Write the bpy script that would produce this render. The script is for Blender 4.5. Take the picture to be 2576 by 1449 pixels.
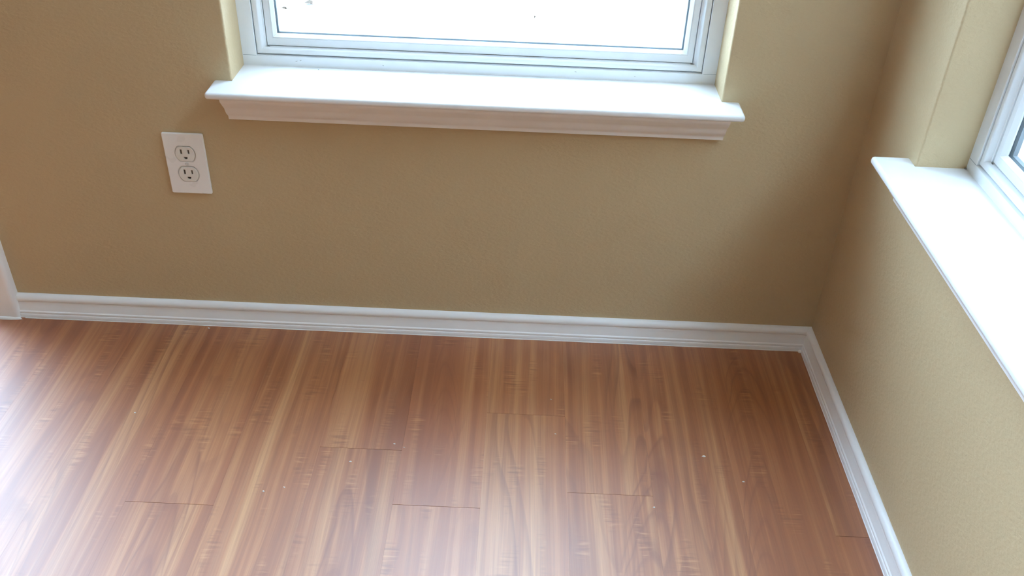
import bpy, bmesh, math, random
from mathutils import Matrix, Vector
random.seed(7)
for o in list(bpy.data.objects):
    bpy.data.objects.remove(o)
sc = bpy.context.scene
COL = sc.collection

# ------------------------------------------------------------------ camera
cd = bpy.data.cameras.new('camera')
cam = bpy.data.objects.new('camera', cd); COL.objects.link(cam)
cd.sensor_fit = 'HORIZONTAL'; cd.sensor_width = 36.0
cd.lens = 36.0 * 2289.9454 / 2576.0
cd.clip_start = 0.02; cd.clip_end = 200
R = ((0.9990587543734482, -0.04331004744071371, 0.0024176642565212634),
     (0.026648042466135037, 0.5688186991588902, -0.8220311243012098),
     (0.03422699435383126, 0.8213218171203485, 0.5694374290294164))
cam.matrix_world = Matrix.Translation((-0.5674, -1.3943, 1.0755)) @ Matrix(R).to_4x4()
sc.camera = cam

# ------------------------------------------------------------------ sky and exposure
SKY = 16.0
world = bpy.data.worlds.new('overcast_sky'); sc.world = world
world.use_nodes = True
nt = world.node_tree; nt.nodes.clear()
wo = nt.nodes.new('ShaderNodeOutputWorld'); bg = nt.nodes.new('ShaderNodeBackground')
tc = nt.nodes.new('ShaderNodeTexCoord'); sp = nt.nodes.new('ShaderNodeSeparateXYZ')
rp = nt.nodes.new('ShaderNodeValToRGB')
rp.color_ramp.elements[0].position = 0.0; rp.color_ramp.elements[0].color = (0.56, 0.79, 1.08, 1)
rp.color_ramp.elements[1].position = 1.0; rp.color_ramp.elements[1].color = (0.69, 0.94, 1.27, 1)
nt.links.new(tc.outputs['Generated'], sp.inputs[0]); nt.links.new(sp.outputs['Z'], rp.inputs[0])
nt.links.new(rp.outputs[0], bg.inputs['Color']); bg.inputs['Strength'].default_value = SKY
nt.links.new(bg.outputs[0], wo.inputs['Surface'])
sc.view_settings.view_transform = 'Standard'; sc.view_settings.look = 'None'
sc.view_settings.gamma = 1.0; sc.view_settings.use_curve_mapping = False
sc.view_settings.exposure = 0.0
sc.cycles.max_bounces = 8; sc.cycles.diffuse_bounces = 6; sc.cycles.glossy_bounces = 3
sc.cycles.transparent_max_bounces = 12
sc.cycles.sample_clamp_indirect = 40.0
sc.cycles.caustics_reflective = True; sc.cycles.blur_glossy = 0.6; sc.cycles.caustics_refractive = False

# ------------------------------------------------------------------ materials
def mat(name):
    m = bpy.data.materials.new(name); m.use_nodes = True
    n = m.node_tree; b = n.nodes['Principled BSDF']
    return m, n, b
def N(n, t, **kw):
    x = n.nodes.new(t)
    for k, v in kw.items():
        setattr(x, k, v)
    return x
def coords(n, scale=(1, 1, 1), src='Object'):
    t = N(n, 'ShaderNodeTexCoord'); mp = N(n, 'ShaderNodeMapping')
    mp.inputs['Scale'].default_value = scale
    n.links.new(t.outputs[src], mp.inputs[0]); return mp
def noise(n, vec, scale=1.0, detail=2.0, rough=0.5, dist=0.0):
    x = N(n, 'ShaderNodeTexNoise'); x.inputs['Scale'].default_value = scale
    x.inputs['Detail'].default_value = detail; x.inputs['Roughness'].default_value = rough
    x.inputs['Distortion'].default_value = dist
    n.links.new(vec, x.inputs['Vector']); return x.outputs['Fac']
def ramp(n, fac, stops, interp='LINEAR'):
    r = N(n, 'ShaderNodeValToRGB'); r.color_ramp.interpolation = interp
    e = r.color_ramp.elements
    while len(e) < len(stops): e.new(0.5)
    for i, (p, c) in enumerate(stops):
        e[i].position = p; e[i].color = (c, c, c, 1) if isinstance(c, (int, float)) else (*c, 1)
    n.links.new(fac, r.inputs[0]); return r.outputs[0]
def mix(n, fac, a, b, mode='MIX'):
    x = N(n, 'ShaderNodeMix', data_type='RGBA', blend_type=mode)
    for k, v in ((0, fac), (6, a), (7, b)):
        if isinstance(v, (int, float)): x.inputs[k].default_value = v
        elif isinstance(v, tuple): x.inputs[k].default_value = (*v, 1)
        else: n.links.new(v, x.inputs[k])
    return x.outputs[2]
def math_(n, op, a, b=None):
    x = N(n, 'ShaderNodeMath', operation=op)
    for k, v in ((0, a), (1, b)):
        if v is None: continue
        if isinstance(v, (int, float)): x.inputs[k].default_value = v
        else: n.links.new(v, x.inputs[k])
    return x.outputs[0]
def bump(n, b, h, strength, dist):
    x = N(n, 'ShaderNodeBump'); x.inputs['Strength'].default_value = strength
    x.inputs['Distance'].default_value = dist
    n.links.new(h, x.inputs['Height']); n.links.new(x.outputs[0], b.inputs['Normal'])

def lin(r, g, b):
    f = lambda c: (c/255/12.92) if c/255 <= 0.04045 else ((c/255+0.055)/1.055)**2.4
    return (f(r), f(g), f(b))

def wall_paint():
    m, n, b = mat('tan_wall_paint')
    g = coords(n)
    big = noise(n, g.outputs[0], 2.5, 3)
    c = mix(n, big, lin(193, 170, 134), lin(201, 178, 141))
    n.links.new(c, b.inputs['Base Color'])
    b.inputs['Roughness'].default_value = 0.55
    b.inputs['Specular IOR Level'].default_value = 0.3
    g2 = coords(n, (1, 1, 1.9))
    a = noise(n, g2.outputs[0], 120, 3, 0.55, 0.3)
    a2 = noise(n, g2.outputs[0], 45, 2, 0.5, 0.2)
    h = math_(n, 'ADD', ramp(n, a, [(0.35, 0.0), (0.65, 1.0)]), math_(n, 'MULTIPLY', a2, 0.8))
    bump(n, b, h, 0.35, 0.0008)
    return m
def gloss_white(name, col, rough, bscale=60, bstr=0.08):
    m, n, b = mat(name)
    g = coords(n)
    v = noise(n, g.outputs[0], 4, 2)
    d = tuple(x*0.985 for x in col)
    n.links.new(mix(n, v, d, col), b.inputs['Base Color'])
    n.links.new(ramp(n, noise(n, g.outputs[0], 30, 2), [(0.3, rough*0.85), (0.7, rough*1.15)]), b.inputs['Roughness'])
    bump(n, b, noise(n, g.outputs[0], bscale, 2), bstr, 0.0008)
    return m
def flat(name, col, rough=0.5, metal=0.0):
    m, n, b = mat(name)
    g = coords(n); v = noise(n, g.outputs[0], 40, 3)
    n.links.new(mix(n, v, tuple(x*0.9 for x in col), col), b.inputs['Base Color'])
    b.inputs['Roughness'].default_value = rough; b.inputs['Metallic'].default_value = metal
    return m
def glass_mat():
    m, n, b = mat('window_glass'); n.nodes.remove(b)
    o = n.nodes['Material Output']
    fr = N(n, 'ShaderNodeFresnel'); fr.inputs['IOR'].default_value = 1.5
    t = N(n, 'ShaderNodeBsdfTransparent'); t.inputs[0].default_value = (0.97, 0.985, 0.98, 1)
    g = N(n, 'ShaderNodeBsdfGlossy'); g.inputs['Roughness'].default_value = 0.0
    x = N(n, 'ShaderNodeMixShader')
    ge = N(n, 'ShaderNodeNewGeometry')   # only the entry face of the pane reflects
    k = math_(n, 'MULTIPLY', fr.outputs[0], math_(n, 'SUBTRACT', 1.0, ge.outputs['Backfacing']))
    n.links.new(k, x.inputs[0]); n.links.new(t.outputs[0], x.inputs[1]); n.links.new(g.outputs[0], x.inputs[2])
    n.links.new(x.outputs[0], o.inputs['Surface'])
    return m
def wood():
    m, n, b = mat('laminate_wood')
    tcn = N(n, 'ShaderNodeTexCoord'); oi = N(n, 'ShaderNodeObjectInfo')
    cx = N(n, 'ShaderNodeCombineXYZ')
    n.links.new(math_(n, 'MULTIPLY', oi.outputs['Random'], 71.3), cx.inputs[0])
    n.links.new(math_(n, 'MULTIPLY', oi.outputs['Random'], 133.7), cx.inputs[1])
    ad = N(n, 'ShaderNodeVectorMath', operation='ADD')
    n.links.new(tcn.outputs['Object'], ad.inputs[0]); n.links.new(cx.outputs[0], ad.inputs[1])
    P = ad.outputs[0]
    def mp(s, src=P):
        q = N(n, 'ShaderNodeMapping'); q.inputs['Scale'].default_value = s
        n.links.new(src, q.inputs[0]); return q.outputs[0]
    # slow wander of the grain
    wv = N(n, 'ShaderNodeTexNoise'); wv.inputs['Scale'].default_value = 1.0; wv.inputs['Detail'].default_value = 2
    n.links.new(mp((9, 1.6, 1)), wv.inputs['Vector'])
    wsub = N(n, 'ShaderNodeVectorMath', operation='SUBTRACT'); wsub.inputs[1].default_value = (0.5, 0.5, 0.5)
    n.links.new(wv.outputs['Color'], wsub.inputs[0])
    wsc = N(n, 'ShaderNodeVectorMath', operation='MULTIPLY'); wsc.inputs[1].default_value = (0.022, 0, 0)
    n.links.new(wsub.outputs[0], wsc.inputs[0])
    wad = N(n, 'ShaderNodeVectorMath', operation='ADD')
    n.links.new(P, wad.inputs[0]); n.links.new(wsc.outputs[0], wad.inputs[1])
    W = wad.outputs[0]
    bands = noise(n, mp((34, 0.4, 1), W), 1.0, 2, 0.55)
    streak = noise(n, mp((95, 1.3, 1), W), 1.0, 4, 0.6)
    fine = noise(n, mp((420, 8, 1), W), 1.0, 2, 0.6)
    # cathedral figure: contour lines of a stretched field
    cf = noise(n, mp((9, 1.3, 1)), 1.0, 1.2, 0.45, 0.25)
    ph = math_(n, 'FRACT', math_(n, 'MULTIPLY', cf, 13.0))
    line = ramp(n, ph, [(0.0, 0.0), (0.55, 0.12), (0.86, 1.0), (0.93, 0.85), (1.0, 0.0)])
    mask = ramp(n, noise(n, mp((5, 0.9, 1)), 1.0, 1), [(0.44, 0.12), (0.60, 1.0)])
    cath = math_(n, 'MULTIPLY', line, mask)
    base = ramp(n, bands, [(0.26, lin(140, 84, 50)), (0.40, lin(168, 111, 70)), (0.52, lin(184, 128, 82)), (0.62, lin(199, 152, 108)), (0.80, lin(216, 176, 134))])
    c = mix(n, ramp(n, streak, [(0.42, 0.0), (0.68, 0.6)]), base, lin(146, 88, 52))
    c = mix(n, ramp(n, streak, [(0.28, 0.36), (0.50, 0.0)]), c, lin(216, 180, 140))
    c = mix(n, math_(n, 'MULTIPLY', cath, 0.62), c, lin(122, 66, 38))
    c = mix(n, ramp(n, fine, [(0.38, 0.0), (0.72, 0.34)]), c, lin(140, 90, 58))
    # a few printed cathedral arches at fixed places on the boards
    geo = N(n, 'ShaderNodeNewGeometry'); ps = N(n, 'ShaderNodeSeparateXYZ')
    n.links.new(geo.outputs['Position'], ps.inputs[0])
    wn = math_(n, 'SUBTRACT', noise(n, mp((14, 5, 1)), 1.0, 2), 0.5)
    wx = math_(n, 'ADD', ps.outputs[0], math_(n, 'MULTIPLY', wn, 0.022))
    tot = None
    for x0, y0, w_, L_, fr_, sl in ((-.692, -.035, .030, .30, 5.0, .06), (-.305, -.255, .050, .42, 5.0, -.16), (-.150, -.285, .036, .40, 6.0, -.14),
                                 (-.128, -.025, .045, .24, 4.0, -.10), (-.815, -.395, .030, .40, 3.0, .05), (-1.08, -.30, .040, .50, 4.0, .02)):
        t = math_(n, 'DIVIDE', math_(n, 'SUBTRACT', y0, ps.outputs[1]), L_)
        dx = math_(n, 'SUBTRACT', math_(n, 'SUBTRACT', wx, x0), math_(n, 'MULTIPLY', math_(n, 'SUBTRACT', y0, ps.outputs[1]), sl))
        q = math_(n, 'DIVIDE', dx, w_); q2 = math_(n, 'MULTIPLY', q, q)
        p = math_(n, 'MULTIPLY', math_(n, 'SUBTRACT', t, math_(n, 'MULTIPLY', q2, .55)), fr_)
        p = math_(n, 'ADD', p, math_(n, 'MULTIPLY', wn, 1.6))
        ln = ramp(n, math_(n, 'FRACT', p), [(0.0, 0.75), (0.10, 1.0), (0.28, 0.25), (0.7, 0.0), (1.0, 0.45)])
        env = math_(n, 'MULTIPLY', ramp(n, math_(n, 'SUBTRACT', t, math_(n, 'MULTIPLY', q2, .5)), [(0.0, 0.0), (0.03, 1.0), (0.6, 0.7), (1.0, 0.0)]),
                    ramp(n, math_(n, 'ABSOLUTE', q), [(0.70, 1.0), (1.0, 0.0)]))
        e = math_(n, 'MULTIPLY', ln, env)
        tot = e if tot is None else math_(n, 'MAXIMUM', tot, e)
    c = mix(n, math_(n, 'MULTIPLY', tot, 0.60), c, lin(128, 68, 40))
    # per plank tint
    c = mix(n, ramp(n, oi.outputs['Random'], [(0.0, 0.0), (1.0, 0.35)]), c, lin(178, 112, 70))
    # short cross-grain figure
    d1 = noise(n, mp((22, 210, 1), W), 1.0, 1, 0.5)
    dm = ramp(n, noise(n, mp((26, 9, 1)), 1.0, 1), [(0.57, 0.0), (0.70, 1.0)])
    dash = math_(n, 'MULTIPLY', ramp(n, d1, [(0.52, 0.0), (0.66, 1.0)]), dm)
    c = mix(n, math_(n, 'MULTIPLY', dash, 0.45), c, lin(124, 70, 40))
    d2 = math_(n, 'MULTIPLY', ramp(n, d1, [(0.30, 1.0), (0.42, 0.0)]), dm)
    c = mix(n, math_(n, 'MULTIPLY', d2, 0.35), c, lin(226, 186, 142))
    c = mix(n, 1.0, c, (0.86, 0.66, 0.47), 'MULTIPLY')
    n.links.new(c, b.inputs['Base Color'])
    r = ramp(n, noise(n, mp((30, 6, 1)), 1.0, 3), [(0.3, 0.44), (0.7, 0.52)])
    n.links.new(r, b.inputs['Roughness'])
    b.inputs['Specular IOR Level'].default_value = 0.0
    b.inputs['Coat Weight'].default_value = 1.0
    b.inputs['Coat IOR'].default_value = 2.0
    b.inputs['Coat Roughness'].default_value = 0.48
    h = math_(n, 'ADD', math_(n, 'MULTIPLY', streak, 0.5), math_(n, 'MULTIPLY', d1, math_(n, 'MULTIPLY', dm, 1.0)))
    bump(n, b, h, 0.12, 0.0006)
    return m

M_WALL = wall_paint()
M_TRIM = gloss_white('white_trim_paint', (0.90, 0.885, 0.875), 0.38, 70, 0.12)
M_VINYL = gloss_white('white_window_vinyl', (0.82, 0.84, 0.85), 0.35, 120, 0.03)
M_SILL = gloss_white('white_sill_enamel', (0.84, 0.84, 0.84), 0.33, 50, 0.06)
M_PLATE = gloss_white('white_cover_plastic', (0.88, 0.87, 0.85), 0.30, 200, 0.02)
M_RECEP = gloss_white('ivory_receptacle_plastic', (0.80, 0.78, 0.73), 0.35, 200, 0.02)
M_DARK = flat('slot_dark', (0.03, 0.027, 0.025), 0.6)
M_SLOT = flat('slot_metal', (0.13, 0.11, 0.09), 0.5)
M_SCREW = flat('painted_screw', (0.70, 0.69, 0.67), 0.4)
M_GASKET = flat('grey_glazing_spacer', (0.27, 0.32, 0.36), 0.5)
M_CEIL = flat('white_ceiling_paint', (0.80, 0.79, 0.77), 0.8)
M_GLASS = glass_mat()
M_WOOD = wood()
M_SUB = flat('underlay', (0.10, 0.06, 0.04), 0.9)
M_CONC = flat('pale_patio_concrete', (0.66, 0.65, 0.63), 0.9)
M_OUT = flat('pale_outside_siding', (0.6, 0.58, 0.55), 0.8)
M_SCREEN = flat('brown_light_screen', (0.26, 0.17, 0.11), 0.85)  # brown chosen to dim and warm light entering the right window
M_SCUFF = flat('grey_scuff', (0.20, 0.19, 0.17), 0.8)
M_LEAF = flat('dry_brown_leaf', (0.16, 0.12, 0.09), 0.8)
M_FLAKE = flat('white_paint_flake', (0.85, 0.84, 0.80), 0.6)
M_METAL = flat('brushed_nickel', (0.6, 0.58, 0.55), 0.3, 1.0)

# ------------------------------------------------------------------ mesh helpers
def finish(o, smooth=True, angle=35):
    me = o.data
    if smooth:
        for p in me.polygons: p.use_smooth = True
        me.set_sharp_from_angle(angle=math.radians(angle))
def obj(name, bm, m, parent=None, smooth=True, angle=35, normals=True):
    me = bpy.data.meshes.new(name)
    if normals: bmesh.ops.recalc_face_normals(bm, faces=bm.faces)
    bm.to_mesh(me); bm.free()
    for mm in (m if isinstance(m, list) else [m]): me.materials.append(mm)
    o = bpy.data.objects.new(name, me); COL.objects.link(o)
    if parent: o.parent = parent
    finish(o, smooth, angle)
    return o
def empty(name, loc=(0, 0, 0), rz=0.0):
    o = bpy.data.objects.new(name, None); COL.objects.link(o)
    o.location = loc; o.rotation_euler = (0, 0, rz); o.empty_display_size = 0.05
    return o
def tag(o, label, cat=None, group=None, kind=None):
    o['label'] = label
    if cat: o['category'] = cat
    if group: o['group'] = group
    if kind: o['kind'] = kind
    return o
def box(bm, x0, x1, y0, y1, z0, z1):
    v = [bm.verts.new((x, y, z)) for x in (x0, x1) for y in (y0, y1) for z in (z0, z1)]
    f = [(0, 1, 3, 2), (4, 6, 7, 5), (0, 4, 5, 1), (2, 3, 7, 6), (0, 2, 6, 4), (1, 5, 7, 3)]
    return [bm.faces.new([v[i] for i in q]) for q in f]
def bevel_box(x0, x1, y0, y1, z0, z1, r, seg=2):
    bm = bmesh.new(); box(bm, x0, x1, y0, y1, z0, z1)
    bmesh.ops.bevel(bm, geom=bm.edges[:], offset=r, segments=seg, profile=0.5, affect='EDGES')
    return bm
def sweep(profile, place_a, place_b, segs=1):
    """extrude a closed 2-D profile between two placement functions"""
    bm = bmesh.new(); rings = []
    for k in range(segs+1):
        t = k/segs
        ring = []
        for p in profile:
            a = Vector(place_a(*p)); b = Vector(place_b(*p))
            ring.append(bm.verts.new(a.lerp(b, t)))
        rings.append(ring)
    n = len(profile)
    for r0, r1 in zip(rings, rings[1:]):
        for i in range(n):
            j = (i+1) % n
            bm.faces.new((r0[i], r0[j], r1[j], r1[i]))
    bm.faces.new(rings[0][::-1]); bm.faces.new(rings[-1])
    return bm
def frame_sweep(prof, W, H, closed=True, top=True):
    """prof: (inset_side, inset_bottom, depth); swept round a W x H rectangle standing on z=0"""
    bm = bmesh.new(); rings = []
    for s, b, w in prof:
        rings.append([bm.verts.new(c) for c in ((s, w, b), (W-s, w, b), (W-s, w, H-s), (s, w, H-s))])
    m = len(rings)
    for i in range(m if closed else m-1):
        a, c = rings[i], rings[(i+1) % m]
        for k in range(4):
            l = (k+1) % 4
            bm.faces.new((a[k], a[l], c[l], c[k]))
    return bm
def wall_slab(u0, u1, z0, z1, thick, holes, r=0.004):
    """slab in local (u, w, z), inner face w=0, outer face w=thick, rectangular holes (ua,ub,za,zb)"""
    us = sorted({u0, u1, *[h[0] for h in holes], *[h[1] for h in holes]})
    zs = sorted({z0, z1, *[h[2] for h in holes], *[h[3] for h in holes]})
    bm = bmesh.new(); V = {}
    def v(u, w, z):
        k = (round(u, 5), round(w, 5), round(z, 5))
        if k not in V: V[k] = bm.verts.new(k)
        return V[k]
    def solid(i, j):
        if i < 0 or j < 0 or i >= len(us)-1 or j >= len(zs)-1: return False
        cu, cz = (us[i]+us[i+1])/2, (zs[j]+zs[j+1])/2
        return not any(h[0] < cu < h[1] and h[2] < cz < h[3] for h in holes)
    for i in range(len(us)-1):
        for j in range(len(zs)-1):
            if not solid(i, j): continue
            a, b, c, d = us[i], us[i+1], zs[j], zs[j+1]
            bm.faces.new((v(a, 0, c), v(b, 0, c), v(b, 0, d), v(a, 0, d)))
            bm.faces.new((v(a, thick, c), v(a, thick, d), v(b, thick, d), v(b, thick, c)))
            if not solid(i-1, j): bm.faces.new((v(a, 0, c), v(a, 0, d), v(a, thick, d), v(a, thick, c)))
            if not solid(i+1, j): bm.faces.new((v(b, 0, c), v(b, thick, c), v(b, thick, d), v(b, 0, d)))
            if not solid(i, j-1): bm.faces.new((v(a, 0, c), v(a, thick, c), v(b, thick, c), v(b, 0, c)))
            if not solid(i, j+1): bm.faces.new((v(a, 0, d), v(b, 0, d), v(b, thick, d), v(a, thick, d)))
    bmesh.ops.recalc_face_normals(bm, faces=bm.faces)
    ed = []
    for e in bm.edges:
        a, b = e.verts
        if abs(a.co.y) > 1e-6 or abs(b.co.y) > 1e-6: continue
        if len(e.link_faces) == 2 and e.calc_face_angle(0) > 1.0:
            for h in holes:
                if all(h[0]-1e-4 <= q.co.x <= h[1]+1e-4 and h[2]-1e-4 <= q.co.z <= h[3]+1e-4 for q in (a, b)):
                    ed.append(e); break
    if ed: bmesh.ops.bevel(bm, geom=ed, offset=r, segments=4, profile=0.5, affect='EDGES', clamp_overlap=True)
    return bm

# ------------------------------------------------------------------ measures (metres)
XL, XR = -1.0400, -0.2445          # back window opening
ZS = 0.4943                        # sill top
SILL_T = 0.0115
OW, OH = XR-XL, 1.78               # opening size
WT = 0.15                          # wall thickness
Y1 = -0.2053                       # right window, near edge of its opening to the corner
RX0, RY0, RZ1 = -4.60, -5.20, 2.60
DX0, DX1, DZ = -3.20, -1.585, 2.05  # glazed door in the back wall
CASE_X = -1.511

# ------------------------------------------------------------------ structure
zb = ZS - SILL_T
# back wall
bw = obj('wall_back', wall_slab(RX0, WT, -0.05, RZ1, WT, [(XL, XR, zb, ZS+OH), (DX0, DX1, -0.05, DZ)]), M_WALL)
bw['kind'] = 'structure'; bw['label'] = 'tan painted back wall with fine texture below and beside the window'
# right wall: local u -> -y, w -> x
rw = obj('wall_right', wall_slab(0.0, -RY0, -0.05, RZ1, WT,
         [(-Y1, -Y1+OW, zb, ZS+OH)]), M_WALL)
rw.rotation_euler = (0, 0, -math.pi/2)
rw['kind'] = 'structure'; rw['label'] = 'tan painted right wall with fine texture below the second window'
# left and front walls, ceiling (behind the camera)
LWY0, LWY1 = -1.15, -0.10           # glazed opening in the left wall
o = obj('wall_left', wall_slab(RY0, WT, -0.05, RZ1, WT, []), M_WALL); o['kind'] = 'structure'
o.rotation_euler = (0, 0, math.pi/2); o.location = (RX0, 0, 0)
fw = obj('wall_front', wall_slab(RX0-WT, WT, -0.05, RZ1, WT, []), M_WALL)
fw.location = (0, RY0-WT, 0)
fw['kind'] = 'structure'
cb = bmesh.new(); box(cb, RX0-WT, WT, RY0-WT, WT, RZ1, RZ1+0.1)
o = obj('ceiling', cb, M_CEIL, smooth=False); o['kind'] = 'structure'

# floor with planks
fb = bmesh.new(); box(fb, RX0, 0.0, RY0, 0.0, -0.05, -0.0082)
floor = obj('floor', fb, M_SUB, smooth=False)
floor['kind'] = 'structure'; floor['label'] = 'orange-brown wood laminate floor of planks running to the back wall'
PW, PL = 0.135, 1.22
joint = {0: -0.399, 1: -0.780, 2: -1.02, 3: -0.463, -1: -0.224, -2: -0.439, -3: -0.323, -4: -0.70, -5: -0.456,
         -6: -0.85, -7: -0.62, -8: -0.30}
pmesh = {}
def plank_mesh(w, l):
    k = (round(w, 4), round(l, 4))
    if k not in pmesh:
        bm = bmesh.new(); fs = box(bm, 0, w, -l, 0, -0.008, 0.0)
        top = [e for e in bm.edges if all(abs(q.co.z) < 1e-6 for q in e.verts) and abs(e.verts[0].co.x-e.verts[1].co.x) > 1e-4]
        bmesh.ops.bevel(bm, geom=top, offset=0.0002, segments=1, affect='EDGES')
        bmesh.ops.recalc_face_normals(bm, faces=bm.faces)
        me = bpy.data.meshes.new('plank'); bm.to_mesh(me); bm.free(); me.materials.append(M_WOOD)
        pmesh[k] = me
    return pmesh[k]
k = 2
while -0.335+(k-1)*PW > RX0:
    # column k spans x from seam(k) - PW .. seam(k)
    xl, xr = (-0.335 + (k-1)*PW, -0.335 + k*PW)
    if xl < RX0: xl = RX0+0.001
    j = joint.get(k, -random.uniform(0.1, 1.2))
    ys = [j + PL*m for m in range(-5, 3)]
    ys = sorted([y for y in ys if RY0+0.02 < y < -0.02] + [RY0+0.001, -0.002], reverse=True)
    for ya, yb in zip(ys, ys[1:]):
        p = bpy.data.objects.new('plank', plank_mesh(xr-xl-0.0001, ya-yb-0.0004)); COL.objects.link(p)
        p.parent = floor; p.location = (xl, ya, 0)
    k -= 1
# the ripped planks against the right wall
for k, x0 in ((3, -0.335+2*PW),):
    ys = [-0.002, -0.463, -0.463-PL, -0.463-2*PL, -0.463-3*PL, RY0+0.001]
    for ya, yb in zip(ys, ys[1:]):
        p = bpy.data.objects.new('plank', plank_mesh(-0.002-x0, ya-yb-0.0006)); COL.objects.link(p)
        p.parent = floor; p.location = (x0, ya, 0)

# baseboards
BP = [(0, 0), (.0128, 0), (.0134, .0007), (.0136, .002), (.0136, .0078), (.0130, .0090), (.0118, .0098), (.0118, .0106),
      (.0126, .0114), (.0128, .0130), (.0124, .0146), (.0112, .0156), (.0106, .0162), (.0104, .0172), (.0100, .0200), (.0092, .0235),
      (.0084, .0275), (.0079, .0310), (.0078, .0335), (.0074, .0345), (.0070, .0352), (.0072, .0362), (.0084, .0368), (.0095, .0380),
      (.0099, .0398), (.0099, .0418), (.0094, .0440), (.0083, .0462), (.0066, .0482), (.0045, .0495), (.0022, .0502), (0, .0503)]
b1 = obj('baseboard_back', sweep(BP, lambda p, z: (CASE_X, -p, z), lambda p, z: (-p, -p, z), 1), M_TRIM, angle=28)
b1['kind'] = 'structure'; b1['label'] = 'white moulded baseboard along the back wall'
b2 = obj('baseboard_right', sweep(BP, lambda p, z: (-p, -p, z), lambda p, z: (-p, RY0, z), 1), M_TRIM, angle=28)
b2['kind'] = 'structure'; b2['label'] = 'white moulded baseboard along the right wall'
b3 = obj('trim_2', sweep(BP, lambda p, z: (RX0+p, RY0+.002, z), lambda p, z: (RX0+p, 0, z), 1), M_TRIM, angle=28)
b3['kind'] = 'structure'

# caulk bead where the baseboard meets the wall and the floor, a thin uneven line
def caulk(name, pts, r, par):
    bm = bmesh.new(); rings = []
    for i, p in enumerate(pts):
        p = Vector(p); d = (Vector(pts[min(i+1, len(pts)-1)]) - Vector(pts[max(i-1, 0)])).normalized()
        s = d.cross(Vector((0, 0, 1))).normalized(); u = s.cross(d)
        rr = r*random.uniform(0.6, 1.25)
        rings.append([bm.verts.new(p + s*rr*math.cos(a) + u*rr*math.sin(a)) for a in [k*math.pi/3 for k in range(6)]])
    for a, b in zip(rings, rings[1:]):
        for q in range(6): bm.faces.new((a[q], a[(q+1) % 6], b[(q+1) % 6], b[q]))
    return obj(name, bm, M_TRIM, par, angle=80)
caulk('caulk_bead', [(-0.008-1.495*t/60, -0.0136, 0.0004) for t in range(61)], 0.0010, b1)
caulk('caulk_bead', [(-0.001-1.505*t/60, -0.0012, 0.0500) for t in range(61)], 0.0008, b1)
caulk('caulk_bead', [(-0.0136, -0.02-1.6*t/60, 0.0004) for t in range(61)], 0.0010, b2)
caulk('caulk_bead', [(-0.0012, -0.01-1.6*t/60, 0.0500) for t in range(61)], 0.0008, b2)
# blob of caulk in the corner mitre
cbm = bmesh.new(); bmesh.ops.create_icosphere(cbm, subdivisions=2, radius=0.004)
for v in cbm.verts: v.co += Vector((-0.0155, -0.0155, 0.0008)); v.co.z = max(0.0, v.co.z)
obj('caulk_bead', cbm, M_TRIM, b1)

# door casing, then the glazed door further left (outside the frame; it lights and reflects)
cp = [(0, 0), (.0120, 0), (.0160, .0025), (.0178, .006), (.0180, .010), (.0180, .062), (.0170, .067), (.014, .070), (0, .070)]
t1 = obj('trim_1', sweep(cp, lambda p, w: (CASE_X-w, -p, 0), lambda p, w: (CASE_X-w, -p, DZ+.09)), M_TRIM, angle=50)
t1['kind'] = 'structure'; t1['label'] = 'white door casing at the left end of the baseboard'
# rounded caulk foot of the casing
ft = bmesh.new(); bmesh.ops.create_uvsphere(ft, u_segments=16, v_segments=8, radius=1.0)
for v in ft.verts: v.co = Vector((CASE_X-0.030+v.co.x*0.034, -0.0175+v.co.y*0.0045, max(0.0, v.co.z*0.0055)))
obj('caulk_foot', ft, M_TRIM, t1)

def build_door(name, loc, rz, DW, label, hinge=True):
    door = empty(name, loc, rz); door['kind'] = 'structure'; door['label'] = label
    obj('door_frame', frame_sweep([(0, 0, .02), (.03, .02, .02), (.03, .02, .10), (0, 0, .10)], DW, DZ), M_VINYL, door)
    obj('door_leaf', frame_sweep([(.032, .022, .04), (.062, .08, .04), (.062, .08, .075), (.032, .022, .075)], DW, DZ), M_VINYL, door)
    gb = bmesh.new(); box(gb, .060, DW-.060, .055, .059, .078, DZ-.060)
    obj('glass_pane', gb, M_GLASS, door, smooth=False)
    obj('door_handle', bevel_box(DW-.058, DW-.036, .005, .02, .93, 1.12, .004), M_METAL, door)
    for zz in (.95, 1.08):
        obj('handle_post', bevel_box(DW-.054, DW-.040, .018, .042, zz, zz+.02, .002), M_METAL, door)
build_door('door_1', (DX0, 0, 0), 0.0, DX1-DX0, 'white framed glass patio door in the back wall')

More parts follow.
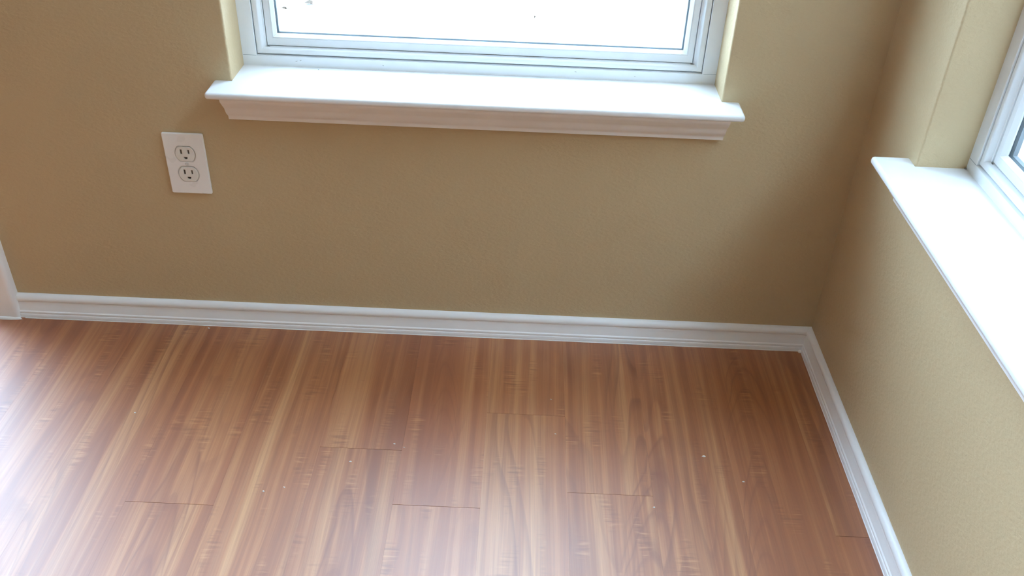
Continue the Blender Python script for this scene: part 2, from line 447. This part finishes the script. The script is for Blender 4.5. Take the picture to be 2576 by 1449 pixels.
# ------------------------------------------------------------------ windows
SP, HORN, DF = 0.0537, 0.0300, 0.073
def build_window(name, loc, rz, label, sill_label):
    w = empty(name, loc, rz)
    w['kind'] = 'structure'; w['label'] = label
    # sill board with two horns and a rounded nose (z=0 is its top)
    bm = bmesh.new()
    out = [(-HORN, -SP), (OW+HORN, -SP), (OW+HORN, 0), (OW, 0), (OW, DF+.03), (0, DF+.03), (0, 0), (-HORN, 0)]
    vb = [bm.verts.new((x, y, -SILL_T)) for x, y in out]
    f = bm.faces.new(vb[::-1])
    ex = bmesh.ops.extrude_face_region(bm, geom=[f])
    for v in [g for g in ex['geom'] if isinstance(g, bmesh.types.BMVert)]: v.co.z = 0
    bmesh.ops.recalc_face_normals(bm, faces=bm.faces)
    ve = [e for e in bm.edges if abs(e.verts[0].co.z-e.verts[1].co.z) > .005 and e.verts[0].co.y < -.04]
    bmesh.ops.bevel(bm, geom=ve, offset=.0045, segments=4, profile=.5, affect='EDGES')
    he = [e for e in bm.edges if abs(e.verts[0].co.z-e.verts[1].co.z) < .001 and max(v.co.y for v in e.verts) <= 1e-5
          and min(v.co.y for v in e.verts) < -.001 and len(e.link_faces) == 2 and e.calc_face_angle(0) > .5]
    bmesh.ops.bevel(bm, geom=he, offset=.0045, segments=4, profile=.5, affect='EDGES')
    sill = obj('window_sill', bm, M_SILL, w, angle=50); sill['label'] = sill_label
    # crown-shaped apron below the sill
    z0 = -SILL_T
    ap = [(0, z0), (.0430, z0), (.0430, z0-.0050), (.0418, z0-.0085), (.0385, z0-.0120), (.0350, z0-.0160), (.0300, z0-.0215), (.0268, z0-.0245),
          (.0245, z0-.0290), (.0225, z0-.0330), (.0200, z0-.0370), (.0165, z0-.0405), (.0135, z0-.0430), (.0122, z0-.0455), (.0118, z0-.0500), (.0105, z0-.0512), (0, z0-.0512)]
    a0, a1 = -.0105, OW+.0105
    obj('window_apron', sweep(ap, lambda p, z: (a0, -p, z), lambda p, z: (a1, -p, z)), M_TRIM, w, angle=25)
    # frame
    fp = [(0, 0, .135), (0, 0, .073), (.0222, .0168, .0730), (.0234, .0172, .0738), (.0234, .0172, .0860), (.0246, .0200, .0860), (.0246, .0200, .0768),
          (.0256, .0206, .0758), (.0272, .0222, .0754), (.0320, .0262, .0756), (.0338, .0280, .0768), (.0345, .0292, .0790), (.0352, .0294, .0800), (.0370, .0296, .0836),
          (.0390, .0298, .0840), (.0394, .0300, .0860), (.0394, .0300, .135)]
    fr = obj('window_frame', frame_sweep(fp, OW, OH), M_VINYL, w, angle=40)
    # butt seams where the jambs land on the bottom frame member
    for a in ((-0.0002, .0226), (OW-.0226, OW+.0002)):
        s = bmesh.new(); box(s, a[0]+.001, a[1], .0728, .0734, .01720, .01775)
        obj('seam', s, M_GASKET, fr, smooth=False)
    # lower sash (inner track) and upper sash (outer track)
    def sash(zb_, zt_, d, nm):
        prof = [(.0406, zb_, d+.0245), (.0406, zb_, d+.0009), (.0414, zb_+.0008, d), (.0500, zb_+.0128, d), (.0506, zb_+.0134, d+.0006), (.0506, zb_+.0134, d+.0245)]
        bm2 = bmesh.new(); rings = []
        for s_, b_, w_ in prof:
            t_ = zt_ - (b_-zb_)
            rings.append([bm2.verts.new(c) for c in ((s_, w_, b_), (OW-s_, w_, b_), (OW-s_, w_, t_), (s_, w_, t_))])
        for i in range(len(rings)):
            a_, c_ = rings[i], rings[(i+1) % len(rings)]
            for q in range(4): bm2.faces.new((a_[q], a_[(q+1) % 4], c_[(q+1) % 4], c_[q]))
        s = obj(nm, bm2, M_VINYL, w, angle=40)
        def ring_part(nm2, prof2, m):
            b3_ = bmesh.new(); rr = []
            for s_, b_, w_ in prof2:
                t_ = zt_ - (b_-zb_)
                rr.append([b3_.verts.new(c) for c in ((s_, w_, b_), (OW-s_, w_, b_), (OW-s_, w_, t_), (s_, w_, t_))])
            for i in range(len(rr)):
                a_, c_ = rr[i], rr[(i+1) % len(rr)]
                for q in range(4): b3_.faces.new((a_[q], a_[(q+1) % 4], c_[(q+1) % 4], c_[q]))
            return obj(nm2, b3_, m, s, angle=30)
        ring_part('glazing_bead', [(.0507, zb_+.0135, d+.0080), (.0507, zb_+.0135, d-.0003), (.0520, zb_+.0147, d-.0003), (.0572, zb_+.0186, d+.0058), (.0572, zb_+.0186, d+.0080)], M_VINYL)
        ring_part('glass_spacer', [(.0507, zb_+.0135, d+.0122), (.0596, zb_+.0200, d+.0122), (.0596, zb_+.0200, d+.0185), (.0507, zb_+.0135, d+.0185)], M_GASKET)
        for wd in (.0085, .0188):
            g = bmesh.new(); box(g, .0510, OW-.0510, d+wd, d+wd+.0032, zb_+.0137, zt_-.0137)
            obj('glass_pane', g, M_GLASS, s, smooth=False)
        return s
    sash(.0312, OH*.52, .0850, 'lower_sash')
    sash(OH*.50, OH-.041, .1110, 'upper_sash')
    # sash lock
    obj('sash_lock', bevel_box(OW/2-.03, OW/2+.03, .078, .0845, OH*.52-.012, OH*.52-.002, .002), M_VINYL, w)
    return w
w1 = build_window('window_1', (XL, 0, ZS), 0.0, 'white vinyl window over the middle of the back wall', 'deep white window sill with rounded nose below the back window')
w2 = build_window('window_2', (0, Y1, ZS), -math.pi/2, 'white vinyl window in the right wall at the right edge of the photo', 'deep white window sill along the right wall')
# small scuffs, a nail hole and specks of dirt on the sills and frames
def speck(name, par, loc, sx, sy, sz, rot=0.0):
    bm = bmesh.new(); bmesh.ops.create_icosphere(bm, subdivisions=1, radius=1.0)
    for v in bm.verts: v.co = Vector((v.co.x*sx, v.co.y*sy, v.co.z*sz))
    o = obj(name, bm, M_SCUFF, par); o.location = loc; o.rotation_euler = (0, rot, 0)
for u, z, sx, rot in ((.090, .0095, .0030, -.5), (.097, .0112, .0022, -.5), (.236, .0085, .0022, .5), (.560, .0120, .0025, .1), (.660, .0080, .0015, .2)):
    speck('scuff', w1, (u, .0731, z), sx, .0002, .0005, rot)
speck('nail_hole', w1, (.128, .064, 0), .0012, .0012, .0002)
speck('dirt_spot', w1, (OW-.041, .0838, .0302), .0035, .0010, .0008)
speck('dirt_spot', w1, (.0425, .0838, .0302), .0035, .0010, .0008)
speck('dirt_spot', w2, (.0015, .0715, .0012), .0020, .0020, .0012)
speck('dirt_spot', w2, (.0420, .0838, .0302), .0035, .0010, .0010)

# ------------------------------------------------------------------ outlet
def rrect(cx, cy, w, h, r, n=5):
    pts = []
    for (sx, sy, a0) in ((1, -1, -90), (1, 1, 0), (-1, 1, 90), (-1, -1, 180)):
        for k in range(n+1):
            a = math.radians(a0+90*k/n)
            pts.append((cx+sx*(w/2-r)+r*math.cos(a), cy+sy*(h/2-r)+r*math.sin(a)))
    return pts
def clipped(cx, cy, r, hh, n=14):
    a = math.asin(hh/r); pts = []
    for k in range(n+1):
        t = -a+2*a*k/n; pts.append((cx+r*math.cos(t), cy+r*math.sin(t)))
    for k in range(n+1):
        t = math.pi-a+2*a*k/n; pts.append((cx+r*math.cos(t), cy+r*math.sin(t)))
    return pts
def plate_mesh(loops, depth, bev):
    """2-D loops (first outer, rest holes) in x/z, solid from y=0 (wall) to y=-depth, with a soft front edge"""
    cu = bpy.data.curves.new('c', 'CURVE'); cu.dimensions = '2D'; cu.fill_mode = 'BOTH'
    cu.extrude = depth/2-bev; cu.bevel_depth = bev; cu.bevel_resolution = 3; cu.offset = -bev
    for lp in loops:
        s = cu.splines.new('POLY'); s.points.add(len(lp)-1)
        for q, (x, y) in zip(s.points, lp): q.co = (x, y, 0, 1)
        s.use_cyclic_u = True
    tmp = bpy.data.objects.new('c', cu); COL.objects.link(tmp)
    dg = bpy.context.evaluated_depsgraph_get(); dg.update()
    me = bpy.data.meshes.new_from_object(tmp.evaluated_get(dg))
    bpy.data.objects.remove(tmp)
    me.transform(Matrix.Rotation(math.radians(90), 4, 'X') @ Matrix.Translation((0, 0, depth/2)))
    me.materials.clear()
    return me
outlet = empty('electrical_outlet', (-1.1722+.035, 0.0, 0.3420))
tag(outlet, 'white two-socket electrical outlet on the tan back wall left of the window', 'outlet')
RC = 0.0190
def part_from(me, name, m, par, loc=(0, 0, 0)):
    me.materials.append(m); me.name = name
    o = bpy.data.objects.new(name, me); COL.objects.link(o); o.parent = par; o.location = loc
    finish(o, True, 30); return o
pm = plate_mesh([rrect(0, 0, .070, .1143, .0025), clipped(0, RC, .0177, .0145), clipped(0, -RC, .0177, .0145)], .0052, .0016)
part_from(pm, 'cover_plate', M_PLATE, outlet, (0, -0.0002, 0))
for s in (1, -1):
    slot_l = rrect(-.0064, .0042, .0034, .0090, .0004, 1); slot_r = rrect(.0064, .0042, .0030, .0076, .0004, 1)
    gh = [(.0032*math.cos(math.radians(a)), -.0066+.0032*math.sin(math.radians(a))) for a in range(-180, 1, 20)] + [(.0032, -.0052), (-.0032, -.0052)]
    rm = plate_mesh([clipped(0, 0, .0166, .0135), slot_l, slot_r, gh], .0058, .0004)
    r_ = part_from(rm, 'receptacle', M_RECEP, outlet, (0, -0.0002, s*RC))
    b_ = bmesh.new(); box(b_, -.0080, -.0048, -.0040, -.0010, -.0006, .0090)
    obj('slot', b_, M_SLOT, r_, smooth=False)
    b_ = bmesh.new(); box(b_, .0050, .0078, -.0040, -.0010, .0000, .0084)
    obj('slot', b_, M_SLOT, r_, smooth=False)
    b_ = bmesh.new(); box(b_, -.0036, .0036, -.0036, -.0010, -.0102, -.0046)
    obj('ground_hole', b_, M_DARK, r_, smooth=False)
    b_ = bmesh.new(); box(b_, -.0180, .0180, -.0022, -.0006, -.0148, .0148)
    obj('socket_body', b_, M_RECEP, r_, smooth=False)
sb = bmesh.new(); bmesh.ops.create_cone(sb, cap_ends=True, segments=20, radius1=.0033, radius2=.0026, depth=.0012)
bmesh.ops.rotate(sb, verts=sb.verts, matrix=Matrix.Rotation(math.radians(90), 3, 'X'))
scw = obj('screw', sb, M_SCREW, outlet); scw.location = (0, -.0058, 0)
sb = bmesh.new(); box(sb, -.0022, .0022, -.0009, -.0004, -.0003, .0003)
sl = obj('screw_slot', sb, M_RECEP, scw, smooth=False); sl.rotation_euler = (0, math.radians(62), 0)

# ------------------------------------------------------------------ small crumbs on the floor
crumbs = [(-0.819, -0.353, .0040, 'tiny white paint flake on the floor left of centre, farthest left of the middle crumbs'),
          (-0.754, -0.309, .0034, 'tiny white flake lying just beyond the left plank end joint'),
          (-0.737, -0.316, .0030, 'tiny white flake right beside the corner of the left plank end joint'),
          (-0.912, -0.414, .0036, 'white sliver on the left floor, nearer the centre of a close pair'),
          (-0.942, -0.424, .0040, 'white sliver on the left floor, left one of a close pair'),
          (-0.494, -0.182, .0030, 'tiny white flake on the floor nearest the baseboard in the middle'),
          (-0.487, -0.269, .0036, 'tiny white flake just in front of the middle plank end joint'),
          (-0.242, -0.307, .0070, 'largest white paint flake, on the right of the floor'),
          (-0.186, -0.360, .0040, 'small white flake nearest the right baseboard'),
          (-0.336, -0.422, .0046, 'small white flake just in front of the dark front plank joint'),
          (-1.201, -0.262, .0040, 'small white flake on the far left of the floor'),
          (-1.148, -0.021, .0045, 'small pale crumb close against the back baseboard')]
for x, y, s, lab in crumbs:
    bm = bmesh.new()
    n = 7; pts = [(s*.6*random.uniform(.6, 1.1)*math.cos(a), s*.28*random.uniform(.6, 1.2)*math.sin(a)) for a in [2*math.pi*i/n for i in range(n)]]
    lo = [bm.verts.new((a, b, 0)) for a, b in pts]; hi = [bm.verts.new((a*.8, b*.8, s*.16+random.uniform(0, s*.08))) for a, b in pts]
    bm.faces.new(lo[::-1]); bm.faces.new(hi)
    for i in range(n): bm.faces.new((lo[i], lo[(i+1) % n], hi[(i+1) % n], hi[i]))
    o = obj('paint_flake', bm, M_FLAKE, smooth=False); o.location = (x, y, 0.0001)
    o.rotation_euler = (0, 0, random.uniform(-.4, .2))
    tag(o, lab, 'crumb', 'white crumbs on the laminate floor')

# ------------------------------------------------------------------ outside
GZ = -0.15
g = bmesh.new(); box(g, -25, 25, -25, 25, GZ-.2, GZ)
o = obj('ground', g, M_CONC, smooth=False); o['kind'] = 'structure'; o['label'] = 'pale concrete ground outside the back window'
fd = bmesh.new(); box(fd, RX0-WT, WT, RY0-WT, WT, GZ, -0.051)
o = obj('foundation', fd, M_OUT, smooth=False); o['kind'] = 'structure'
light_screen = empty('added_light_screen', (1.50, 0, GZ)); tag(light_screen, 'added unseen brown board fence standing outside the right window', 'light_screen')  # added out of view to block sky light at the right window
fbm = bmesh.new(); box(fbm, 0, .022, -.074, .074, 0.001, 2.95)
bmesh.ops.bevel(fbm, geom=fbm.edges[:], offset=.004, segments=1, affect='EDGES')
bmesh.ops.recalc_face_normals(fbm, faces=fbm.faces)
fme = bpy.data.meshes.new('board'); fbm.to_mesh(fme); fbm.free(); fme.materials.append(M_SCREEN)
for k in range(58):
    o = bpy.data.objects.new('board', fme); COL.objects.link(o); o.parent = light_screen
    o.location = (0.004*(k % 2), 2.3-0.152*k, 0)
for zz in (.5, 1.5, 2.5):
    obj('rail', bevel_box(.027, .065, -6.45, 2.38, zz, zz+.09, .003), M_SCREEN, light_screen)
eb = bmesh.new(); box(eb, RX0-.4, .4, RY0-.4, .4, RZ1+.1, RZ1+.22)  # unseen slab over the house, its overhang added to block high sky
o = obj('added_roof_overhang', eb, M_OUT, smooth=False); o['kind'] = 'structure'
def leaf(x, y, L, rz, lab, ws=1.0):
    bm = bmesh.new()
    half = [(0, 0), (.12, .20), (.22, .17), (.30, .33), (.42, .26), (.52, .36), (.62, .22), (.72, .24), (.84, .10), (1.0, 0)]
    cen = [bm.verts.new((a*L, 0, .0015+.004*a)) for a, _ in half]
    for sgn in (1, -1):
        ed = [cen[0]] + [bm.verts.new((a*L, sgn*h*L*ws, .006+.012*h+random.uniform(-.002, .002))) for a, h in half[1:-1]] + [cen[-1]]
        for i in range(len(half)-1):
            q = [cen[i], cen[i+1], ed[i+1], ed[i]]
            u = []
            [u.append(t) for t in q if t not in u]
            if len(u) > 2: bm.faces.new(u if sgn < 0 else u[::-1])
    ex = bmesh.ops.solidify(bm, geom=bm.faces[:], thickness=.0006)
    o = obj('dry_leaf', bm, M_LEAF, smooth=False); o.location = (x, y, GZ+.001); o.rotation_euler = (0, 0, rz)
    tag(o, lab, 'leaf', 'dry leaves on the ground outside')
    s = bmesh.new(); box(s, -.55*L, .01, -.0011, .0011, .0006, .0026); obj('leaf_stem', s, M_LEAF, o, smooth=False)
leaf(-1.462, 2.395, .040, math.radians(172), 'dry leaf with a stem outside, seen through the top left of the glass', 1.9)
leaf(-1.552, 2.318, .026, math.radians(190), 'smaller pale leaf outside, close to the left edge of the back window glass')
leaf(-0.534, 2.335, .010, math.radians(40), 'tiny leaf scrap outside, seen in the middle of the back window glass')
leaf(0.016, 2.307, .007, math.radians(80), 'tiny leaf scrap outside, seen near the right edge of the back window glass')
